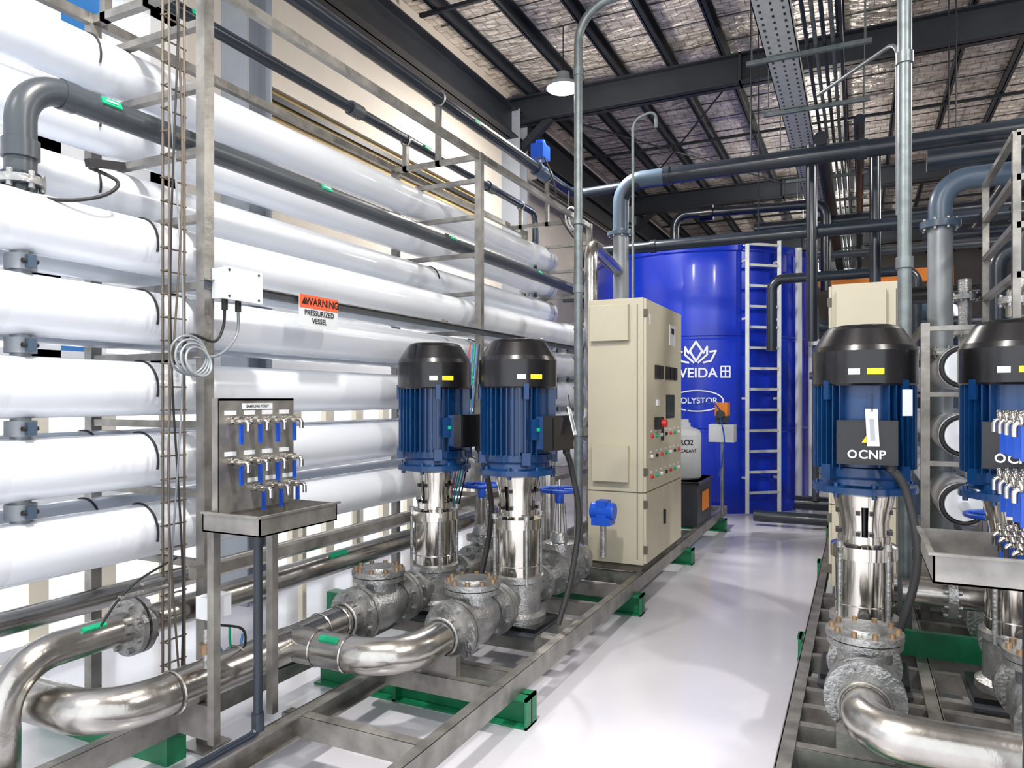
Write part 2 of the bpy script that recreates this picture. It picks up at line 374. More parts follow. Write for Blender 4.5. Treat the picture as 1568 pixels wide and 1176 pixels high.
b.pipe([(-3.42, -1, 3.77), (-3.42, 7.7, 3.77), (-3.42, 7.7, 3.2)], .04, 'pvc_dark', .12)
for y in (2.9, 5.3): b.obox((-3.38, y, 3.78), (1, 0, 0), .08, .025, .016, 'label_green')
for y in (4.3, 6.5): b.cyl((-3.42, y, 3.77), (-3.42, y+.12, 3.77), .055, 'pvc_mid', 16)
child(b, 'overhead_concentrate_pipe')
# warning sign
b = B(); X = -2.665
b.box(X-.004, X, 2.93, 3.24, 1.985, 2.155, 'white_plastic'); b.box(X, X+.002, 2.93, 3.24, 2.085, 2.155, 'warn_red')
def fx(cy, cz, X): return lambda u, v: (X, cy+u, cz+v)
b.text('WARNING', .056, fx(3.11, 2.12, X+.0035), 'black'); b.text('PRESSURIZED', .040, fx(3.085, 2.06, X+.0035), 'black'); b.text('VESSEL', .040, fx(3.085, 2.018, X+.0035), 'black')
b.add([(X+.0035, 2.945, 2.105), (X+.0035, 2.985, 2.105), (X+.0035, 2.965, 2.142)], [(0, 1, 2)], 'black')
b.done('warning_sign')
b = B()
b.box(-2.69, -2.61, 2.38, 2.60, 2.06, 2.20, 'white_plastic'); b.box(-2.61, -2.60, 2.375, 2.605, 2.055, 2.205, 'white_plastic')
for y in (2.40, 2.58):
    for z in (2.07, 2.19): b.cyl((-2.6, y, z), (-2.597, y, z), .006, 'dark_grey', 8)
for y in (2.42, 2.5): b.cyl((-2.65, y, 2.06), (-2.65, y, 2.01), .014, 'rubber', 10)
b.wire([(-2.65, 2.42, 2.02), (-2.66, 2.42, 1.93), (-2.65, 2.36, 1.86), (-2.66, 2.24, 1.88), (-2.67, 2.2, 1.8)], .007, 'rubber')
b.wire([(-2.65, 2.5, 2.02), (-2.66, 2.5, 1.9), (-2.64, 2.38, 1.8), (-2.65, 2.25, 1.78)], .007, 'pipe_grey')
for i in range(4): b.torus((-2.65+.012*i, 2.22+.008*i, 1.79-.01*i), .085-.006*i, .006, (1, -.15+.06*i, .1*i), 'pipe_grey')
child(b, 'junction_box', bevel=0)

# ------------------------------------------------------------------ pumps
def pump(x, y, boxang, tag=False, brand=False):
    b = B(); o = (x, y, 0)
    b.box(x-.19, x+.19, y-.17, y+.17, .25, .275, 'black')
    b.lathe([(.17, .275), (.17, .31), (.14, .33), (.14, .50), (.155, .51), (.155, .54)], o, Z, 'cast_steel', 32)
    b.cyl((x, y-.27, .42), (x, y+.27, .42), .075, 'cast_steel', 24)
    for sgn in (-1, 1): b.flange((x, y+sgn*.27, .42), (0, 1, 0), .125, .03, 'cast_steel', 8)
    b.lathe([(.13, .54), (.13, .82), (.15, .825), (.15, .885), (.12, .90)], o, Z, 'polished', 40)
    b.lathe([(.132, .6), (.134, .603), (.132, .606)], o, Z, 'polished', 40, cap=False)
    for i in range(4):
        a = pi/4+i*pi/2; px, py = x+.148*math.cos(a), y+.148*math.sin(a)
        b.cyl((px, py, .5), (px, py, .85), .011, 'cast_steel', 8); b.cyl((px, py, .88), (px, py, .91), .018, 'cast_steel', 6)
    b.box(x-.145, x+.145, y-.03, y+.03, .83, .88, 'cast_steel', rz=pi/4); b.box(x-.145, x+.145, y-.03, y+.03, .83, .88, 'cast_steel', rz=-pi/4)
    b.cyl((x, y, .9), (x, y, 1.12), .05, 'black', 16)
    b.lathe([(.115, .895), (.115, .935)], o, Z, 'polished', 32); b.lathe([(.13, 1.08), (.14, 1.14)], o, Z, 'polished', 32)
    for c in range(4):
        a0 = boxang+pi/4+c*pi/2-.66; n = 8; vs = []
        for j in range(n+1):
            a = a0+1.32*j/n
            for (r, h) in ((.112, .92), (.112, 1.0), (.130, 1.1)): vs.append((x+r*math.cos(a), y+r*math.sin(a), h))
        b.add(vs, [(j*3+i, (j+1)*3+i, (j+1)*3+i+1, j*3+i+1) for j in range(n) for i in range(2)], 'polished', True)
        for hh in (.95, 1.05):
            for aa in (a0+.12, a0+1.2): b.obox((x+.118*math.cos(aa), y+.118*math.sin(aa), hh), (math.cos(aa), math.sin(aa), 0), .02, .02, .02, 'black')
    b.lathe([(.13, 1.13), (.235, 1.15), (.235, 1.18), (.2, 1.19), (.19, 1.23)], o, Z, 'motor_blue', 40)
    for i in range(8):
        a = 2*pi*i/8+.2; b.cyl((x+.215*math.cos(a), y+.215*math.sin(a), 1.13), (x+.215*math.cos(a), y+.215*math.sin(a), 1.20), .013, 'motor_blue', 6)
    b.lathe([(.20, 1.22), (.205, 1.23), (.205, 1.27), (.185, 1.275), (.185, 1.70)], o, Z, 'motor_blue', 40)
    for i in range(40):
        a = 2*pi*i/40; da = (a-boxang+pi) % (2*pi)-pi
        if abs(da) < .38: continue
        c, s_ = math.cos(a), math.sin(a)
        p = V((x+.205*c, y+.205*s_, 1.47)); b.box(p.x-.024, p.x+.024, p.y-.0035, p.y+.0035, 1.265, 1.70, 'motor_blue', rz=a)
    b.lathe([(.228, 1.66), (.236, 1.67), (.236, 1.825), (.225, 1.85), (.175, 1.93), (.16, 1.945), (.15, 1.945), (.02, 1.95)], o, Z, 'black', 40)
    for r in (.05, .08, .11, .14): b.torus((x, y, 1.948), r, .004, Z, 'black')
    for i in range(4):
        a = boxang+pi/4+i*pi/2; b.obox((x+.232*math.cos(a), y+.232*math.sin(a), 1.64), (math.cos(a), math.sin(a), 0), .03, .09, .02, 'motor_blue')
        b.obox((x+.215*math.cos(a), y+.215*math.sin(a), 1.25), (math.cos(a), math.sin(a), 0), .05, .07, .05, 'motor_blue')
    d = V((math.cos(boxang), math.sin(boxang), 0)); c = V((x, y, 0))
    b.obox(c+d*.23+V((0, 0, 1.40)), d, .22, .19, .07, 'motor_blue'); b.obox(c+d*.285+V((0, 0, 1.40)), d, .25, .2, .06, 'black')
    b.obox(c+d*.317+V((0, 0, 1.40)), d, .23, .18, .008, 'black')
    side = V((-d.y, d.x, 0))
    a = math.radians(-62)
    for off, m, ww in ((-.05, 'white_plastic', .055), (.04, 'yellow', .08)):
        aa = (boxang if brand else a+.25)+off/.238; q = V((math.cos(aa), math.sin(aa), 0)); b.obox(c+q*.2365+V((0, 0, 1.725)), q, ww*.9, .028, .006, m)
    if brand:
        b.text('CNP', .055, lambda u, v: tuple(c+d*.3225+side*(u+.02)+V((0, 0, 1.345+v))), 'tank_mark')
        b.torus(c+d*.323+side*(-.06)+V((0, 0, 1.347)), .016, .004, d, 'tank_mark', 16)
        q = c+d*.3225+V((0, 0, 1.40)); b.add([q+side*-.022, q+side*.022, q+V((0, 0, .036))], [(0, 1, 2)], 'yellow')
        b.obox(c+d*.215+side*.17+V((0, 0, 1.58)), d+side*.8, .05, .12, .006, 'white_plastic')
    else:
        q = V((math.cos(a+.45), math.sin(a+.45), 0)); b.obox(c+q*.235+V((0, 0, 1.42)), q, .09, .12, .02, 'motor_blue'); b.obox(c+q*.247+V((0, 0, 1.42)), q, .02, .02, .004, 'label_green')
    if tag:
        tx = d+V((0, 0, .25))+side*.15
        b.obox(c+d*.345+side*tag+V((0, 0, 1.47)), tx, .05, .17, .004, 'white_plastic'); b.obox(c+d*.349+side*tag+V((0, 0, 1.46)), tx, .02, .1, .004, 'pipe_grey')
        b.wire([c+d*.32+side*tag+V((0, 0, 1.62)), c+d*.335+side*tag+V((0, 0, 1.54))], .003, 'rubber')
    p = c+d*.28+side*.10+V((0, 0, 1.33))
    b.cyl(p, p+V((0, 0, -.06)), .022, 'rubber', 10)
    e = p+V((0, 0, -.05))
    b.wire([e, e+side*.06+V((0, 0, -.1)), e+side*.10+d*.03+V((0, 0, -.4)), e+side*.02+d*.02+V((0, 0, -.75)), e-side*.1+V((0, 0, -1.0))], .018, 'rubber', 8)
    return b.done('vertical_multistage_pump')
YP = 3.93
pump(-1.86, YP, math.radians(-8), tag=.05)
pump(-2.47, YP+.03, math.radians(-8))
pump(.02, YP, math.radians(-88), tag=.02, brand=True)
pump(.65, YP, math.radians(-100), brand=True)

def check_valve(x, y, z=.42):
    b = B()
    b.lathe([(.085, -.17), (.10, -.13), (.125, -.07), (.135, 0), (.125, .07), (.10, .13), (.085, .17)], (x, y, z), (0, 1, 0), 'cast_steel', 28, True)
    for q in (-.19, .19): b.flange((x, y+q, z), (0, 1, 0), .15, .03, 'cast_steel', 8)
    for q in (-.225, .225): b.flange((x, y+q, z), (0, 1, 0), .15, .026, 'cast_steel', 8)
    b.lathe([(.105, 0), (.105, .16)], (x, y, z), Z, 'cast_steel', 28)
    b.lathe([(.145, .15), (.145, .175)], (x, y, z), Z, 'cast_steel', 28); b.flange((x, y, z+.195), Z, .15, .028, 'cast_steel', 10, .125)
    b.lathe([(.09, .2), (.08, .222), (.02, .228)], (x, y, z), Z, 'cast_steel', 24)
    return b.done('check_valve')
def gate_valve(x, y, z=.42):
    b = B()
    b.lathe([(.085, -.12), (.12, -.05), (.12, .05), (.085, .12)], (x, y, z), (0, 1, 0), 'cast_steel', 24, True)
    for q in (-.13, .13): b.flange((x, y+q, z), (0, 1, 0), .14, .028, 'cast_steel', 8)
    b.lathe([(.08, 0), (.08, .15), (.11, .155), (.11, .19), (.07, .2), (.05, .26)], (x, y, z), Z, 'cast_steel', 24)
    for q in (-.05, .05): b.cyl((x+q, y, z+.2), (x+q*.6, y, z+.46), .012, 'cast_steel', 8)
    b.cyl((x, y, z+.2), (x, y, z+.62), .012, 'polished', 8)
    b.torus((x, y, z+.55), .13, .014, Z, 'valve_blue')
    for i in range(3):
        a = i*2*pi/3+.4; b.cyl((x, y, z+.55), (x+.13*math.cos(a), y+.13*math.sin(a), z+.55), .011, 'valve_blue', 8)
    b.cyl((x, y, z+.46), (x, y, z+.57), .03, 'valve_blue', 12)
    return b.done('gate_valve')
for x in (-1.86, -2.47, .02, .65): check_valve(x, 3.36)
for x in (-1.86, -2.47, .02, .65): gate_valve(x, 4.6)
r = .083
b = B()
b.pipe([(-3.6, 1.72, .42), (-2.5, 1.72, .42), (-2.47, 2.4, .42), (-2.47, 3.13, .42)], r, 'stainless', .22, 24)
b.pipe([(-2.47, 2.66, .42), (-1.86, 2.66, .42), (-1.86, 3.13, .42)], r, 'stainless', .25, 24)
for y in (2.0, 2.33, 2.86, 3.0): b.lathe([(r+.002, -.006), (r+.006, 0), (r+.002, .006)], (-2.47 if y > 2.4 else -2.48, y, .42), (0, 1, 0), 'stainless', 24, cap=False)
for x in (-2.3, -2.12): b.lathe([(r+.002, -.006), (r+.006, 0), (r+.002, .006)], (x, 2.66, .42), (1, 0, 0), 'stainless', 24, cap=False)
b.obox((-2.2, 2.61, .487), (0, -.6, 1), .1, .03, .02, 'label_green')
for x in (-2.47, -1.86):
    b.cyl((x, 3.6, .42), (x, 3.7, .42), .08, 'stainless', 20)
    b.box(x-.1, x+.1, 3.02, 3.06, .2, .34, 'frame_steel')
    b.torus((x, 3.04, .42), .092, .008, (0, 1, 0), 'cast_steel')
b.box(-2.57, -2.37, 2.1, 2.14, .2, .34, 'frame_steel')
b.done('suction_manifold_pipe')
b = B()
b.pipe([(-1.86, 4.2, .42), (-1.86, 4.46, .42)], .07, 'stainless'); b.pipe([(-2.47, 4.2, .42), (-2.47, 4.46, .42)], .07, 'stainless')
b.pipe([(-1.86, 4.74, .42), (-1.86, 5.2, .42), (-2.47, 5.2, .42), (-2.47, 4.74, .42)], r, 'stainless', .2, 24)
b.flange((-1.86, 4.86, .42), (0, 1, 0), .14, .05, 'cast_steel', 8)
b.pipe([(-2.2, 5.2, .42), (-2.2, 5.2, 1.3), (-2.2, 6.2, 1.3), (-2.2, 6.2, 3.0), (-2.4, 7.7, 3.0)], .06, 'stainless', .15)
b.cyl((-1.72, 5.12, .42), (-1.72, 5.12, .66), .025, 'cast_steel', 12)
b.box(-1.79, -1.65, 5.05, 5.19, .66, .72, 'valve_blue'); b.lathe([(.06, -.09), (.065, -.08), (.065, .08), (.06, .09)], (-1.72, 5.12, .76), (1, 0, 0), 'valve_blue', 20)
b.box(-1.76, -1.68, 5.06, 5.18, .7, .84, 'valve_blue')
b.done('discharge_manifold_pipe')
b = B()
b.pipe([(-2.83, 1.55, .02), (-2.83, 1.55, .62), (-2.83, 5.6, .62), (-3.3, 5.6, .62)], .066, 'stainless', .2, 22)
b.flange((-2.83, 2.06, .62), (0, 1, 0), .125, .026, 'cast_steel', 8); b.flange((-2.83, 2.10, .62), (0, 1, 0), .125, .026, 'cast_steel', 8)
b.pipe([(-3.35, .4, .62), (-3.35, 7.2, .62)], .055, 'stainless', .2)
for y in (3.4, 4.5): b.obox((-2.785, y, .675), (.8, 0, 1), .14, .03, .014, 'label_green')
b.obox((-2.785, 1.88, .675), (.8, 0, 1), .10, .02, .014, 'label_green')
b.done('concentrate_header_pipe')
b = B()
for i, (m, z) in enumerate((('red', .3), ('win_blue', .33), ('label_green', .36), ('win_blue', .31), ('rubber', .28))):
    b.wire([(-2.66+.03*i, 2.3+.05*i, z+.2), (-2.66+.03*i, 2.5, z+.03), (-2.62+.02*i, 3.2, z), (-2.6, 4.2, z+.02*i), (-2.68+.015*i, 4.4, z+.3), (-2.6+.02*i, 4.5, 1.2), (-2.62+.02*i, 4.7, 2.0)], .006, m)
b.done('pneumatic_tubing')
b = B()
b.cyl((-2.4, 2.1, .5), (-2.4, 2.1, .66), .014, 'cast_steel'); b.cyl((-2.4, 2.1, .56), (-2.4, 2.1, .6), .03, 'brass', 12)
b.box(-2.44, -2.36, 2.08, 2.19, .70, .79, 'white_plastic'); b.cyl((-2.4, 2.13, .64), (-2.4, 2.13, .7), .02, 'rubber')
b.box(-2.38, -2.36, 2.11, 2.13, .56, .7, 'red')
b.wire([(-2.4, 2.15, .66), (-2.42, 2.3, .6), (-2.5, 2.4, .5), (-2.6, 2.45, .4)], .006, 'rubber')
b.done('pressure_transmitter')

# ------------------------------------------------------------------ sampling valve panels
def sample_valve(b, x, y, z, s):
    b.cyl((x, y, z), (x+s*.02, y, z), .016, 'polished', 8)
    b.cyl((x+s*.02, y, z), (x+s*.075, y, z), .010, 'polished', 8); b.cyl((x+s*.035, y, z), (x+s*.06, y, z), .017, 'polished', 8)
    b.pipe([(x+s*.07, y, z), (x+s*.1, y, z), (x+s*.1, y, z-.04)], .009, 'polished', .02, 8)
    b.box(min(x+s*.04, x+s*.05), max(x+s*.04, x+s*.05), y+.008, y+.024, z-.095, z+.005, 'valve_blue')
b = B(); X = -2.28
b.box(X-.008, X, 2.05, 2.47, 1.14, 1.60, 'frame_steel'); b.box(X-.03, X, 2.05, 2.47, 1.59, 1.6, 'frame_steel')
b.box(X-.03, X-.0, 2.045, 2.055, 1.14, 1.6, 'frame_steel')
for row, (z, n, off) in enumerate(((1.51, 4, 0), (1.345, 4, 0), (1.23, 3, .1))):
    for i in range(n):
        y = 2.11+off*1.2+i*.1; sample_valve(b, X, y, z, 1)
        b.box(X, X+.002, y-.03, y+.03, z+.022, z+.04, 'white_plastic')
b.box(X, X+.002, 2.17, 2.34, 1.555, 1.58, 'white_plastic')
b.text('SAMPLING POINT', .016, fx(2.255, 1.567, X+.003), 'black')
def tray(b, x0, x1, y0, y1, z0, z1, m='frame_steel'):
    t = .006
    b.box(x0, x1, y0, y1, z0, z0+t, m); b.box(x0, x0+t, y0, y1, z0, z1, m); b.box(x1-t, x1, y0, y1, z0, z1, m)
    b.box(x0, x1, y0, y0+t, z0, z1, m); b.box(x0, x1, y1-t, y1, z0, z1, m)
    b.box(x1-.002, x1+.012, y0-.01, y1+.01, z1-.004, z1+.004, m); b.box(x0, x1, y0-.012, y0, z1-.004, z1+.004, m)
tray(b, -2.31, -2.01, 2.0, 2.44, 1.08, 1.155)
for (x, y) in ((-2.27, 2.02), (-2.27, 2.33)): b.box(x-.017, x+.017, y-.017, y+.017, .25, 1.08, 'frame_steel')
b.pipe([(-2.12, 2.1, 1.08), (-2.12, 2.1, .29), (-2.12, 1.2, .29)], .018, 'pvc_dark', .04, 12)
b.cyl((-2.12, 2.1, 1.03), (-2.12, 2.1, 1.08), .026, 'pvc_dark', 12); b.cyl((-2.12, 2.1, .3), (-2.12, 2.1, .37), .025, 'pvc_dark', 12)
b.done('sampling_valve_panel')
b = B(); X = .50
b.box(X, X+.008, 2.42, 2.86, 1.14, 1.62, 'frame_steel')
for z in (1.53, 1.34, 1.16):
    for i in range(4):
        y = 2.48+i*.11
        sample_valve(b, X, y, z, -1)
        for j in range(4): b.torus((X-.02-.022*j, y, z+.01), .018, .006, (1, 0, .2), 'polished', 12)
        b.box(X-.085, X-.07, y-.01, y+.01, z-.11, z, 'valve_blue')
tray(b, .19, .55, 2.38, 2.84, 1.07, 1.155)
b.box(.19-.012, .19, 2.37, 2.85, 1.151, 1.159, 'frame_steel')
for (x, y) in ((.5, 2.42), (.5, 2.8)): b.box(x-.017, x+.017, y-.017, y+.017, .25, 1.08, 'frame_steel')
b.pipe([(.44, 2.5, 1.08), (.44, 2.5, .28)], .018, 'pvc_dark', .04, 12)
b.done('sampling_valve_panel')

# ------------------------------------------------------------------ skids
def chan_y(b, x, y0, y1, z0=.15, z1=.25, o=1, m='frame_steel'):
    b.box(x-.004, x+.004, y0, y1, z0, z1, m); e = x-.055*o
    b.box(min(x, e), max(x, e), y0, y1, z1-.008, z1, m); b.box(min(x, e), max(x, e), y0, y1, z0, z0+.008, m)
def chan_x(b, y, x0, x1, z0=.152, z1=.241, m='frame_steel'):
    b.box(x0, x1, y-.004, y+.004, z0, z1, m); b.box(x0, x1, y, y+.055, z1-.008, z1, m); b.box(x0, x1, y, y+.055, z0, z0+.008, m)
b = B()
chan_y(b, -1.5, 1.6, 9.3); chan_y(b, -2.2, .8, 9.3, o=-1); chan_y(b, -2.66, .8, 9.3)
for y in (2.37, 3.0, 3.2, 3.74, 4.1, 4.5, 5.0, 5.42, 6.6, 7.4, 8.3, 9.25): chan_x(b, y, -2.66 if y > 3.1 else -2.25, -1.51)
for x in (-1.86, -2.47): b.box(x-.2, x+.2, 3.7, 4.16, .235, .25, 'dark_grey')
for y in (3.2, 5.2, 7.0, 8.9):
    b.box(-2.75, -1.44, y-.06, y+.06, .135, .15, 'green'); b.box(-2.75, -1.44, y-.06, y+.06, 0, .012, 'green'); b.box(-2.75, -1.44, y-.006, y+.006, 0, .15, 'green')
    b.box(-1.452, -1.44, y-.06, y+.06, 0, .15, 'green'); b.box(-2.22, -2.2, y-.06, y+.06, 0, .15, 'green')
for y in (2.2, 4.3): b.box(-3.6, -2.7, y-.05, y+.05, .0, .15, 'green')
b.done('equipment_skid_frame')
b = B()
chan_y(b, -.28, 2.72, 9.0, o=-1); chan_y(b, .32, 2.72, 9.0); chan_y(b, .95, 2.72, 9.0)
for y in (2.72, 3.0, 3.2, 3.4, 3.6, 3.74, 4.1, 4.4, 4.7, 5.0, 5.3, 5.42, 6.6, 7.4, 8.3): chan_x(b, y, -.27, 1.4)
for x in (.02, .65): b.box(x-.2, x+.2, 3.7, 4.16, .235, .25, 'dark_grey')
for y in (2.85, 4.75, 7.0, 8.9):
    b.box(-.34, 1.4, y-.06, y+.06, .135, .15, 'green'); b.box(-.34, 1.4, y-.06, y+.06, 0, .012, 'green'); b.box(-.34, 1.4, y-.006, y+.006, 0, .15, 'green'); b.box(-.33, -.315, y-.06, y+.06, 0, .15, 'green')
b.box(.0, 1.4, 4.30, 4.34, .25, .38, 'green')
b.done('equipment_skid_frame')
b = B()
b.pipe([(.02, 3.13, .42), (.02, 2.83, .42), (1.9, 2.83, .42)], r, 'stainless', .22, 24)
b.pipe([(.65, 3.13, .42), (.65, 2.83, .42)], r, 'stainless', .1, 24)
for x in (.02, .65): b.cyl((x, 3.6, .42), (x, 3.7, .42), .08, 'stainless', 20); b.pipe([(x, 4.2, .42), (x, 4.46, .42)], .07, 'stainless'); b.box(x-.1, x+.1, 3.02, 3.06, .2, .34, 'frame_steel')
b.pipe([(.02, 4.74, .42), (.02, 5.15, .42), (.65, 5.15, .42), (.65, 4.74, .42)], .07, 'stainless', .18, 24)
b.torus((.02, 3.05, .42), .093, .008, (0, 1, 0), 'frame_steel')
b.obox((.5, 2.79, .495), (0, -.4, 1), .1, .03, .012, 'label_green')
b.pipe([(.2, 4.25, .6), (1.6, 4.25, .6)], .065, 'stainless', .1); b.flange((.42, 4.25, .6), (1, 0, 0), .12, .04, 'cast_steel', 8)
b.done('suction_manifold_pipe')

# ------------------------------------------------------------------ cabinets
def cabinet(x0, x1, y0, y1, z0, z1, s):
    b = B(); b.box(x0, x1, y0, y1, z0+.06, z1, 'cabinet'); b.box(x0+.02, x1-.02, y0+.02, y1-.02, z0, z0+.06, 'cab_gap')
    F = x1 if s > 0 else x0
    def fb(ya, yb, za, zb, m, t=.012): b.box(min(F, F+s*t), max(F, F+s*t), ya, yb, za, zb, m)
    ym = y0+(y1-y0)*.42
    zs = z0+.62
    for ya, yb in ((y0+.01, ym-.004), (ym+.004, y1-.01)):
        fb(ya, yb, zs+.006, z1-.01, 'cabinet', .02); fb(ya, yb, z0+.07, zs-.006, 'cabinet', .02)
    b.box(x0+.03, x1-.11, y0-.05, y0, z1-.33, z1-.05, 'cabinet'); b.box(x0+.05, x1-.11, y0-.05, y0, z0+.70, z0+.98, 'cabinet')
    b.box(x0, x1, y0-.003, y0, zs-.004, zs+.004, 'cab_gap')
    b.box(x1-.05, x1-.044, y0-.004, y0, z0+.1, z1-.05, 'cab_gap')
    T = .024
    fb(ym+.25, ym+.45, z1-.32, z1-.14, 'white_plastic', T); fb(ym+.30, ym+.40, z1-.22, z1-.17, 'black', T+.002)
    fb(y0+.1, y0+.13, z1-.2, z1-.12, 'white_plastic', T)
    for yy in (ym-.2, ym-.06, ym+.15, ym+.3, ym+.44): fb(yy-.05, yy+.05, z1-.62, z1-.51, 'black', .035)
    fb(ym+.12, ym+.4, z1-.95, z1-.75, 'black', .03); fb(ym+.15, ym+.37, z1-.93, z1-.77, 'screen', .034); fb(ym-.2, ym-.12, z1-.84, z1-.79, 'white_plastic', .03)
    for rr in range(3):
        for i in range(7):
            yy = y0+.16+i*.155; zz = z1-1.08-rr*.16
            m = ('red', 'label_green', 'white_plastic', 'black')[(i+rr*2) % 4]
            b.cyl((F+s*.02, yy, zz), (F+s*.038, yy, zz), .014, m, 10)
            fb(yy-.02, yy+.02, zz+.03, zz+.045, 'white_plastic', .023)
    b.obox((F+s*.05, y0+.3, z1-.98), (1, 0, 0), .1, .1, .05, 'black'); b.cyl((F+s*.07, y0+.3, z1-.98), (F+s*.11, y0+.3, z1-.98), .03, 'red', 12)
    for zz in (z0+.75, z1-.15, z0+.15, z0+.5): fb(y0+.0, y0+.018, zz, zz+.06, 'cab_gap', .03)
    fb(ym-.05, ym-.025, z0+1.0, z0+1.18, 'black', .04); fb(ym+.03, ym+.05, z0+.3, z0+.42, 'black', .04)
    return b.done('control_cabinet', bevel=.004)
cabinet(-1.95, -1.5, 5.43, 6.66, .25, 2.38, 1)
cabinet(-.17, .27, 5.40, 6.6, .25, 2.38, -1)

# ------------------------------------------------------------------ dosing set
b = B(); cx, cy = -1.8, 8.0
b.box(-2.05, -1.52, 7.6, 8.35, .25, .72, 'dark_grey'); b.box(-2.07, -1.5, 7.58, 8.37, .69, .72, 'black')
b.lathe([(.22, .72), (.235, .74), (.235, 1.2), (.22, 1.25), (.12, 1.29), (.12, 1.33), (.09, 1.34)], (cx, cy, 0), Z, 'white_plastic', 32)
b.lathe([(.10, 1.33), (.10, 1.37)], (cx, cy, 0), Z, 'white_plastic', 20)
ph = math.atan2(-1, .35)
def cylmap(cx, cy, R, ph, zc, du=0): return lambda u, v: (cx+R*math.cos(ph+(u+du)/R), cy+R*math.sin(ph+(u+du)/R), zc+v)
b.text('RO2', .085, cylmap(cx, cy, .238, ph, 1.12, .05), 'black'); b.text('A-SCALANT', .05, cylmap(cx, cy, .238, ph, 1.03, .04), 'black')
b.box(-1.515, -1.498, 7.8, 8.1, .4, .6, 'orange')
b.done('chemical_dosing_tank')
b = B()
b.cyl((-1.42, 8.5, .25), (-1.42, 8.5, 1.12), .02, 'frame_steel', 10); b.box(-1.56, -1.28, 8.42, 8.62, 1.1, 1.3, 'white_plastic')
b.box(-1.48, -1.36, 8.42, 8.6, 1.32, 1.42, 'dark_grey'); b.box(-1.49, -1.35, 8.41, 8.6, 1.40, 1.55, 'orange'); b.cyl((-1.42, 8.41, 1.42), (-1.42, 8.33, 1.42), .045, 'dark_grey', 14); b.cyl((-1.42, 8.5, 1.3), (-1.42, 8.5, 1.33), .05, 'dark_grey')
b.wire([(-1.42, 8.36, 1.46), (-1.5, 8.3, 1.55), (-1.7, 8.1, 1.5), (-1.8, 8.05, 1.36)], .008, 'valve_blue'); b.wire([(-1.42, 8.36, 1.38), (-1.38, 8.4, 1.1), (-1.45, 8.45, .7)], .008, 'valve_blue')
b.done('dosing_pump')

# ------------------------------------------------------------------ blue tank
TX, TY, TR = -2.34, 11.8, 1.66; H = 3.76
ph0 = math.atan2(-TY, -TX)
b = B()
prof = [(TR+.03, .0), (TR+.03, .12), (TR, .16)]
for zc in (1.15, 2.45): prof += [(TR, zc-.03), (TR-.012, zc-.015), (TR-.012, zc+.015), (TR, zc+.03)]
prof += [(TR, H-.12), (TR+.025, H-.10), (TR+.025, H-.03), (TR-.04, H+.02), (TR-.35, H+.12), (TR-.9, H+.22), (.35, H+.26)]
b.lathe(prof, (TX, TY, 0), Z, 'tank_blue', 96)
b.lathe([(.35, H+.26), (.35, H+.36), (.33, H+.38)], (TX, TY, 0), Z, 'tank_blue', 32)
b.cyl((TX-.9, TY-.9, H+.05), (TX-.9, TY-.9, H+.28), .1, 'pvc_dark')
b.pipe([(TX-.3, TY-.4, H+.1), (TX-.3, TY-.4, H+.75), (TX+1.9, TY-.4, H+.68), (TX+1.9, TY-.4, H-.6)], .07, 'pvc_dark', .2)
b.cyl((TX+.1, TY-.4, H+.73), (TX+.3, TY-.4, H+.73), .12, 'black', 16)
def tm(zc, du=0): return cylmap(TX, TY, TR+.012, ph0, zc, du)
b.text('WEIDA', .19, tm(1.95, -.055), 'tank_mark'); b.text('POLYSTOR', .115, tm(1.565, -.03), 'tank_mark')
def stroke(b, pts, w, fn, m):
    for (a0, c0), (a1, c1) in zip(pts[:-1], pts[1:]):
        n = 4; d = V((a1-a0, c1-c0)); L = d.length; t = V((-d.y, d.x))/L*w/2; e = d/L*w*.3; vs = []
        for j in range(n+1):
            p = V((a0, c0))-e+(d+2*e)*(j/n); vs += [fn(p.x+t.x, p.y+t.y), fn(p.x-t.x, p.y-t.y)]
        b.add(vs, [(2*j, 2*j+1, 2*j+3, 2*j+2) for j in range(n)], m)
f = tm(2.19, -.04)
stroke(b, [(0, .2), (-.085, .07), (0, -.07), (.085, .07), (0, .2)], .03, f, 'tank_mark')
for s_ in (-1, 1):
    stroke(b, [(s_*.1, .04), (s_*.15, .13), (s_*.15, .02), (s_*.03, -.09)], .026, f, 'tank_mark')
    stroke(b, [(s_*.19, .06), (s_*.27, .07), (s_*.2, -.07), (s_*.1, -.09)], .026, f, 'tank_mark')
f = tm(1.565, -.03); stroke(b, [(.36*math.cos(2*pi*i/32), .145*math.sin(2*pi*i/32)) for i in range(33)], .018, f, 'tank_mark')
f = tm(1.965, .36)
stroke(b, [(-.06, -.07), (-.06, .08), (.06, .08), (.06, -.07), (-.06, -.07)], .02, f, 'tank_mark'); stroke(b, [(0, -.07), (0, .08)], .02, f, 'tank_mark'); stroke(b, [(-.06, .01), (.06, .01)], .02, f, 'tank_mark')
b.done('water_storage_tank')
b = B(); pc = V((-1.24, 10.5, 0)); nrm = V((pc.x-TX, pc.y-TY, 0)).normalized(); base = V((TX, TY, 0))+nrm*(TR+.12)
sd = V((-nrm.y, nrm.x, 0))
for q in (-.25, .25):
    b.beam(base+sd*q+V((0, 0, .02)), base+sd*q+V((0, 0, 3.85)), .05, .05, 'tray_galv')
    for z in (.5, 1.6, 2.7, 3.5): b.beam(base+sd*q+V((0, 0, z)), base+sd*q-nrm*.12+V((0, 0, z)), .03, .03, 'tray_galv')
z = .3
while z < 3.8: b.beam(base-sd*.25+V((0, 0, z)), base+sd*.25+V((0, 0, z)), .035, .035, 'tray_galv'); z += .285
b.done('tank_ladder')
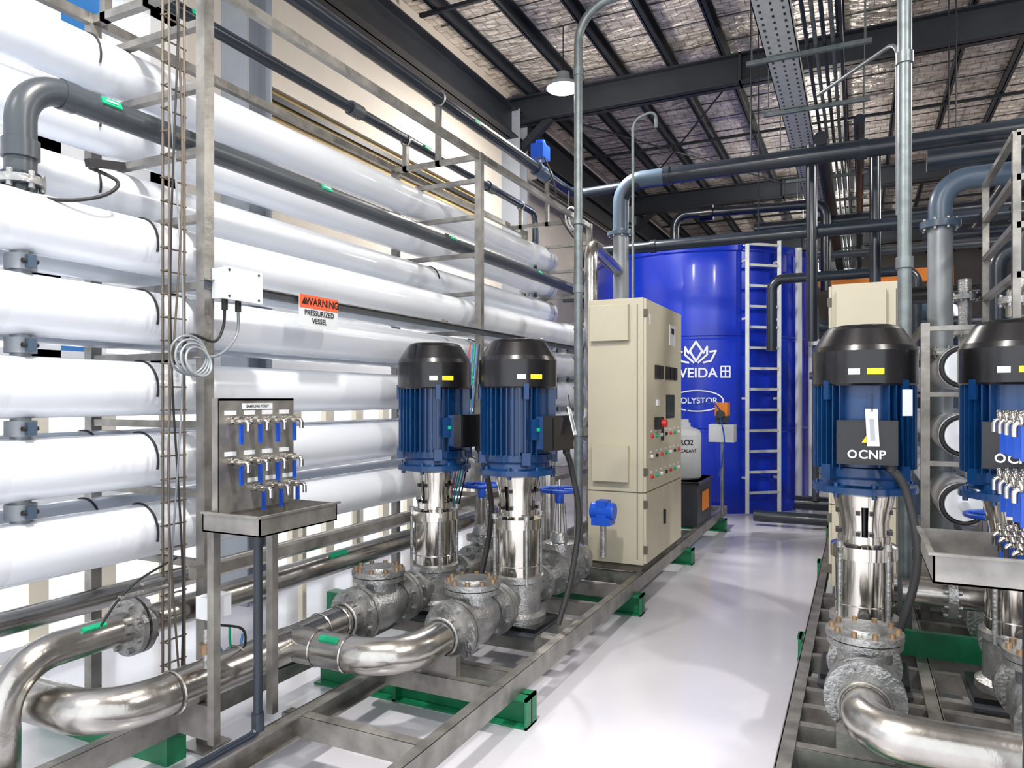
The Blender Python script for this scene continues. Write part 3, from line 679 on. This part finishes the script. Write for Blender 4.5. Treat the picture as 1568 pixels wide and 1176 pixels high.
b = B(); a = math.atan2(nrm.y, nrm.x)+.42; p = V((TX+(TR+.07)*math.cos(a), TY+(TR+.07)*math.sin(a), 0))
b.cyl(p, p+V((0, 0, 3.75)), .045, 'white_plastic', 14)
a += .25; p = V((TX+(TR+.06)*math.cos(a), TY+(TR+.06)*math.sin(a), 0)); b.cyl(p, p+V((0, 0, 2.9)), .03, 'white_plastic', 12)
b.done('tank_level_pipe')

# ------------------------------------------------------------------ conduits
b = B()
b.pipe([(-2.04, 5.45, .25), (-2.04, 5.45, 4.75), (.4, 5.45, 4.85), (.6, 5.45, 4.85)], .035, 'galv', .3, 14)
for z in (.4, 1.3, 2.45, 4.2): b.cyl((-2.04, 5.45, z), (-2.04, 5.45, z+.06), .044, 'galv', 14)
b.cyl((-2.04, 5.45, 3.0), (-2.04, 5.45, 3.03), .05, 'galv', 14)
for x in (-1.5, -.2): b.cyl((x, 5.45, 4.8), (x, 5.45, 5.93), .006, 'galv', 6)
b.done('conduit_pipe')
b = B()
b.pipe([(.22, 4.4, .25), (.22, 4.4, 5.9)], .035, 'galv', .3, 14)
for z in (1.2, 2.3, 3.4): b.cyl((.22, 4.4, z), (.22, 4.4, z+.06), .044, 'galv', 14)
b.pipe([(.19, 4.44, 2.6), (.19, 4.44, 3.55), (-.25, 5.2, 3.62)], .012, 'galv', .1, 8)
b.done('conduit_pipe')
b = B(); b.pipe([(-1.72, 5.9, 2.38), (-1.72, 5.9, 3.95), (-1.52, 5.9, 4.0), (-1.52, 5.9, 3.85)], .012, 'galv', .1, 8); b.done('conduit_pipe')

# ------------------------------------------------------------------ overhead transverse pipes
b = B()
b.pipe([(-2.38, 7.7, 2.3), (-2.38, 7.7, 4.0), (6.4, 7.7, 4.0)], .085, 'pvc_dark', .26, 22)
b.cyl((-2.38, 7.7, .0), (-2.38, 7.7, 3.4), .088, 'pipe_grey', 22)
b.flange((-2.38, 7.7, 3.42), Z, .15, .04, 'pvc_grey', 8)
b.pipe([(-2.38, 7.7, 3.45), (-2.38, 7.7, 4.0), (-1.9, 7.7, 4.0)], .088, 'pvc_grey', .26, 22)
for x in (-1.9, 0, 1.5): b.cyl((x, 7.7, 4.0), (x+.07, 7.7, 4.0), .098, 'pvc_dark', 20)
for x in (-1, .8, 3): b.cyl((x, 7.7, 4.08), (x, 7.7, 5.93), .007, 'beam_dark', 6)
b.done('overhead_water_pipe')
b = B()
b.pipe([(-3.1, 8.3, 2.7), (-3.1, 8.3, 3.38), (6.4, 8.3, 3.38)], .065, 'pvc_dark', .2, 20)
for x in (-2.2, -.4, 1.3): b.cyl((x, 8.3, 3.38), (x+.06, 8.3, 3.38), .078, 'pvc_dark', 20)
for x in (-1, .8, 3): b.cyl((x, 8.3, 3.4), (x, 8.3, 5.93), .007, 'beam_dark', 6)
b.done('overhead_water_pipe')
b = B()
b.pipe([(-.45, 8.15, 2.2), (-.45, 8.15, 4.25)], .055, 'pvc_dark'); b.pipe([(.15, 8.5, 2.6), (.15, 8.5, 4.3)], .055, 'pvc_dark')
b.pipe([(-1.0, 9.6, 2.2), (-1.0, 9.6, 3.1), (.6, 9.6, 3.1), (.6, 9.6, 1.2)], .06, 'pvc_dark', .15)
b.pipe([(-.75, 10.0, .25), (.3, 10.0, .25)], .09, 'pvc_dark', .15); b.pipe([(-1.2, 9.5, .12), (.6, 9.5, .12)], .07, 'pvc_dark', .15)
b.pipe([(-1.5, 12, 4.3), (5, 12, 4.3)], .09, 'pvc_dark')
b.pipe([(-1.5, 12.6, 3.9), (5, 12.6, 3.9)], .06, 'pvc_mid')
b.pipe([(-.4, 9, 4.6), (-.4, 20, 4.6)], .08, 'beam_dark'); b.pipe([(0, 9, 4.75), (0, 20, 4.75)], .06, 'pvc_dark')
b.pipe([(-.6, 11, 3.5), (-.6, 11, 2.6), (1.5, 11, 2.6)], .08, 'pvc_dark', .2); b.pipe([(-.6, 10.4, 1.9), (1.5, 10.4, 1.9)], .05, 'pvc_mid')
for x in (-.5, -.1, .35, .8): b.cyl((x, 9.9, .3), (x, 9.9, 2.9), .04, 'pvc_mid', 12); b.flange((x, 9.9, 2.3), Z, .09, .06, 'cast_steel', 6)
b.done('background_pipework')
b = B()
b.pipe([(.56, 6.4, .25), (.56, 6.4, 3.27), (2.6, 6.4, 3.27)], .083, 'pvc_grey', .2, 22)
b.cyl((.56, 6.4, .25), (.56, 6.4, 2.95), .086, 'pipe_grey', 22); b.flange((.56, 6.4, 2.93), Z, .14, .05, 'pvc_grey', 8); b.flange((.56, 6.4, 1.95), Z, .14, .05, 'cast_steel', 8)
b.pipe([(1.0, 6.9, 1.2), (1.0, 6.9, 2.8), (1.6, 6.9, 2.8), (1.6, 6.9, 1)], .07, 'pvc_dark', .15); b.pipe([(.8, 7.1, 1.0), (.8, 7.1, 2.6)], .05, 'cast_steel')
for z in (1.9, 2.15, 2.45): b.flange((.8, 7.1, z), Z, .11, .04, 'cast_steel', 8)
b.pipe([(.3, 7.3, 2.0), (3, 7.3, 2.0)], .06, 'cast_steel'); b.pipe([(.5, 7.2, 3.0), (5, 7.2, 3.0)], .05, 'pvc_dark'); b.pipe([(.9, 7.0, 2.5), (5, 7.0, 2.5)], .07, 'pvc_dark')
for x in (1.2, 1.7, 2.1): b.flange((x, 7.3, 2.0), (1, 0, 0), .11, .04, 'cast_steel', 8); b.cyl((x, 7.3, 2), (x, 7.3, 2.4), .02, 'cast_steel'); b.torus((x, 7.3, 2.4), .1, .012, Z, 'valve_blue')
b.pipe([(.95, 5.6, 2.1), (.95, 5.6, 2.75), (1.6, 5.6, 2.75)], .06, 'pvc_dark', .15); b.pipe([(1.15, 5.9, 2.1), (1.15, 5.9, 3.0), (2.2, 5.9, 3.0)], .055, 'black', .15)
b.pipe([(.86, 5.3, 2.1), (.86, 5.3, 2.35), (1.5, 5.3, 2.35)], .05, 'stainless', .12); b.flange((.86, 5.3, 2.2), Z, .09, .04, 'cast_steel', 6); b.flange((1.05, 5.3, 2.35), (1, 0, 0), .09, .04, 'cast_steel', 6)
b.pipe([(.5, 6.8, 3.55), (6, 6.8, 3.55)], .09, 'pvc_dark'); b.pipe([(.4, 8.8, 2.7), (5, 8.8, 2.7)], .09, 'black'); b.pipe([(1.1, 5.0, 3.35), (1.1, 9, 3.35)], .06, 'pvc_dark')
b.done('riser_pipe')
# ------------------------------------------------------------------ right rack
rack2 = empty('reverse_osmosis_rack'); rack2.location = (1.0, 7, 0)
def child2(b, n):
    o = b.done(n); o.parent = rack2; o.matrix_parent_inverse = Matrix.Translation(-rack2.location)
b = B()
for x in (.60, 1.02, 1.44):
    for z in (.92, 1.36, 1.80):
        b.lathe([(.07, 0), (.105, .0), (.105, .03), (.135, .03), (.14, .04), (.14, .5), (.125, .6), (.125, 4.5)], (x, 5.38, z), (0, 1, 0), 'white_frp', 32)
        b.torus((x, 5.40, z), .122, .014, (0, 1, 0), 'rubber'); b.cyl((x, 5.3, z), (x, 5.4, z), .03, 'white_frp')
child2(b, 'pressure_vessels')
b = B()
for x in (.38, 1.23, 2.0):
    for y in (5.3, 7.6, 9.6): b.box(x-.025, x+.025, y-.025, y+.025, 0, 2.08, 'frame_steel')
    b.box(x-.02, x+.02, 5.3, 9.6, 2.04, 2.08, 'frame_steel')
for z in (.76, 1.2, 1.64, 2.06):
    for y in (5.3, 7.6, 9.6): b.box(.38, 2.0, y-.02, y+.02, z-.03, z, 'frame_steel')
for x, y in ((.80, 4.9), (1.4, 4.9), (.80, 6.0)):
    b.box(x-.02, x+.02, y-.02, y+.02, 0, 3.1, 'frame_steel')
for z in (2.3, 2.58, 2.85, 3.1): b.box(.8, 1.42, 4.88, 4.92, z-.02, z+.015, 'frame_steel'); b.box(.78, .82, 4.9, 6.0, z-.02, z+.015, 'frame_steel')
child2(b, 'rack_frame')

# ------------------------------------------------------------------ cable tray + trapezes
b = B(); z0 = 4.75
b.box(-.78, -.50, 2, 22, z0, z0+.006, 'tray_galv'); b.box(-.78, -.772, 2, 22, z0, z0+.09, 'tray_galv'); b.box(-.508, -.50, 2, 22, z0, z0+.09, 'tray_galv')
y = 3.5
while y < 16:
    for x in (-.73, -.64, -.55): b.box(x-.010, x+.010, y, y+.04, z0-.002, z0, 'dark_grey')
    b.box(-.783, -.78, y, y+.04, z0+.03, z0+.045, 'dark_grey'); y += .11
for i in range(5): b.cyl((-.42+.07*i, 2, z0+.02), (-.42+.07*i, 22, z0+.02), .018, 'galv' if i % 2 else 'pvc_dark', 8)
y = 4.3
while y < 21:
    b.box(-.95, .1, y-.02, y+.02, z0-.05, z0-.01, 'galv')
    for x in (-.9, .05): b.cyl((x, y, z0-.05), (x, y, 5.93), .006, 'galv', 6)
    y += 1.35
b.done('cable_tray')
b = B(); b.box(-1.2, 1.6, 15.8, 16.0, 3.85, 4.1, 'orange'); b.box(-1.2, -1.0, 15.8, 16.0, 0, 3.85, 'orange'); b.box(1.4, 1.6, 15.8, 16.0, 0, 3.85, 'orange'); b.box(.3, .8, 15.7, 16.1, 3.6, 3.85, 'orange'); b.done('gantry_crane')
b = B()
for x, y, h, rr in ((.9, 11.8, 3.0, .5), (2.2, 11.6, 3.0, .5), (3.5, 11.8, 3.0, .5)):
    b.lathe([(rr, 0), (rr, h-.3), (rr*.7, h-.1), (.1, h)], (x, y, 0), Z, 'pvc_grey', 32)
    b.pipe([(x, y, h-.05), (x, y, h+.2), (x, y-.7, h+.2), (x, y-.7, .5)], .05, 'pvc_dark', .12)
b.done('filter_vessel')

# ------------------------------------------------------------------ world
w = bpy.data.worlds.new('World'); scene.world = w; w.use_nodes = True
nt = w.node_tree; bg = nt.nodes['Background']; bg.inputs['Color'].default_value = (.93, .965, 1, 1); bg.inputs['Strength'].default_value = 2.0

cam = bpy.data.cameras.new('camera'); co = bpy.data.objects.new('camera', cam); bpy.context.collection.objects.link(co)
co.location = (0, 0, 1.6); co.rotation_euler = (pi/2, 0, math.radians(25.8))
cam.sensor_width = 36; cam.lens = 36*1100/1568; cam.shift_y = .014; cam.clip_end = 200
scene.camera = co
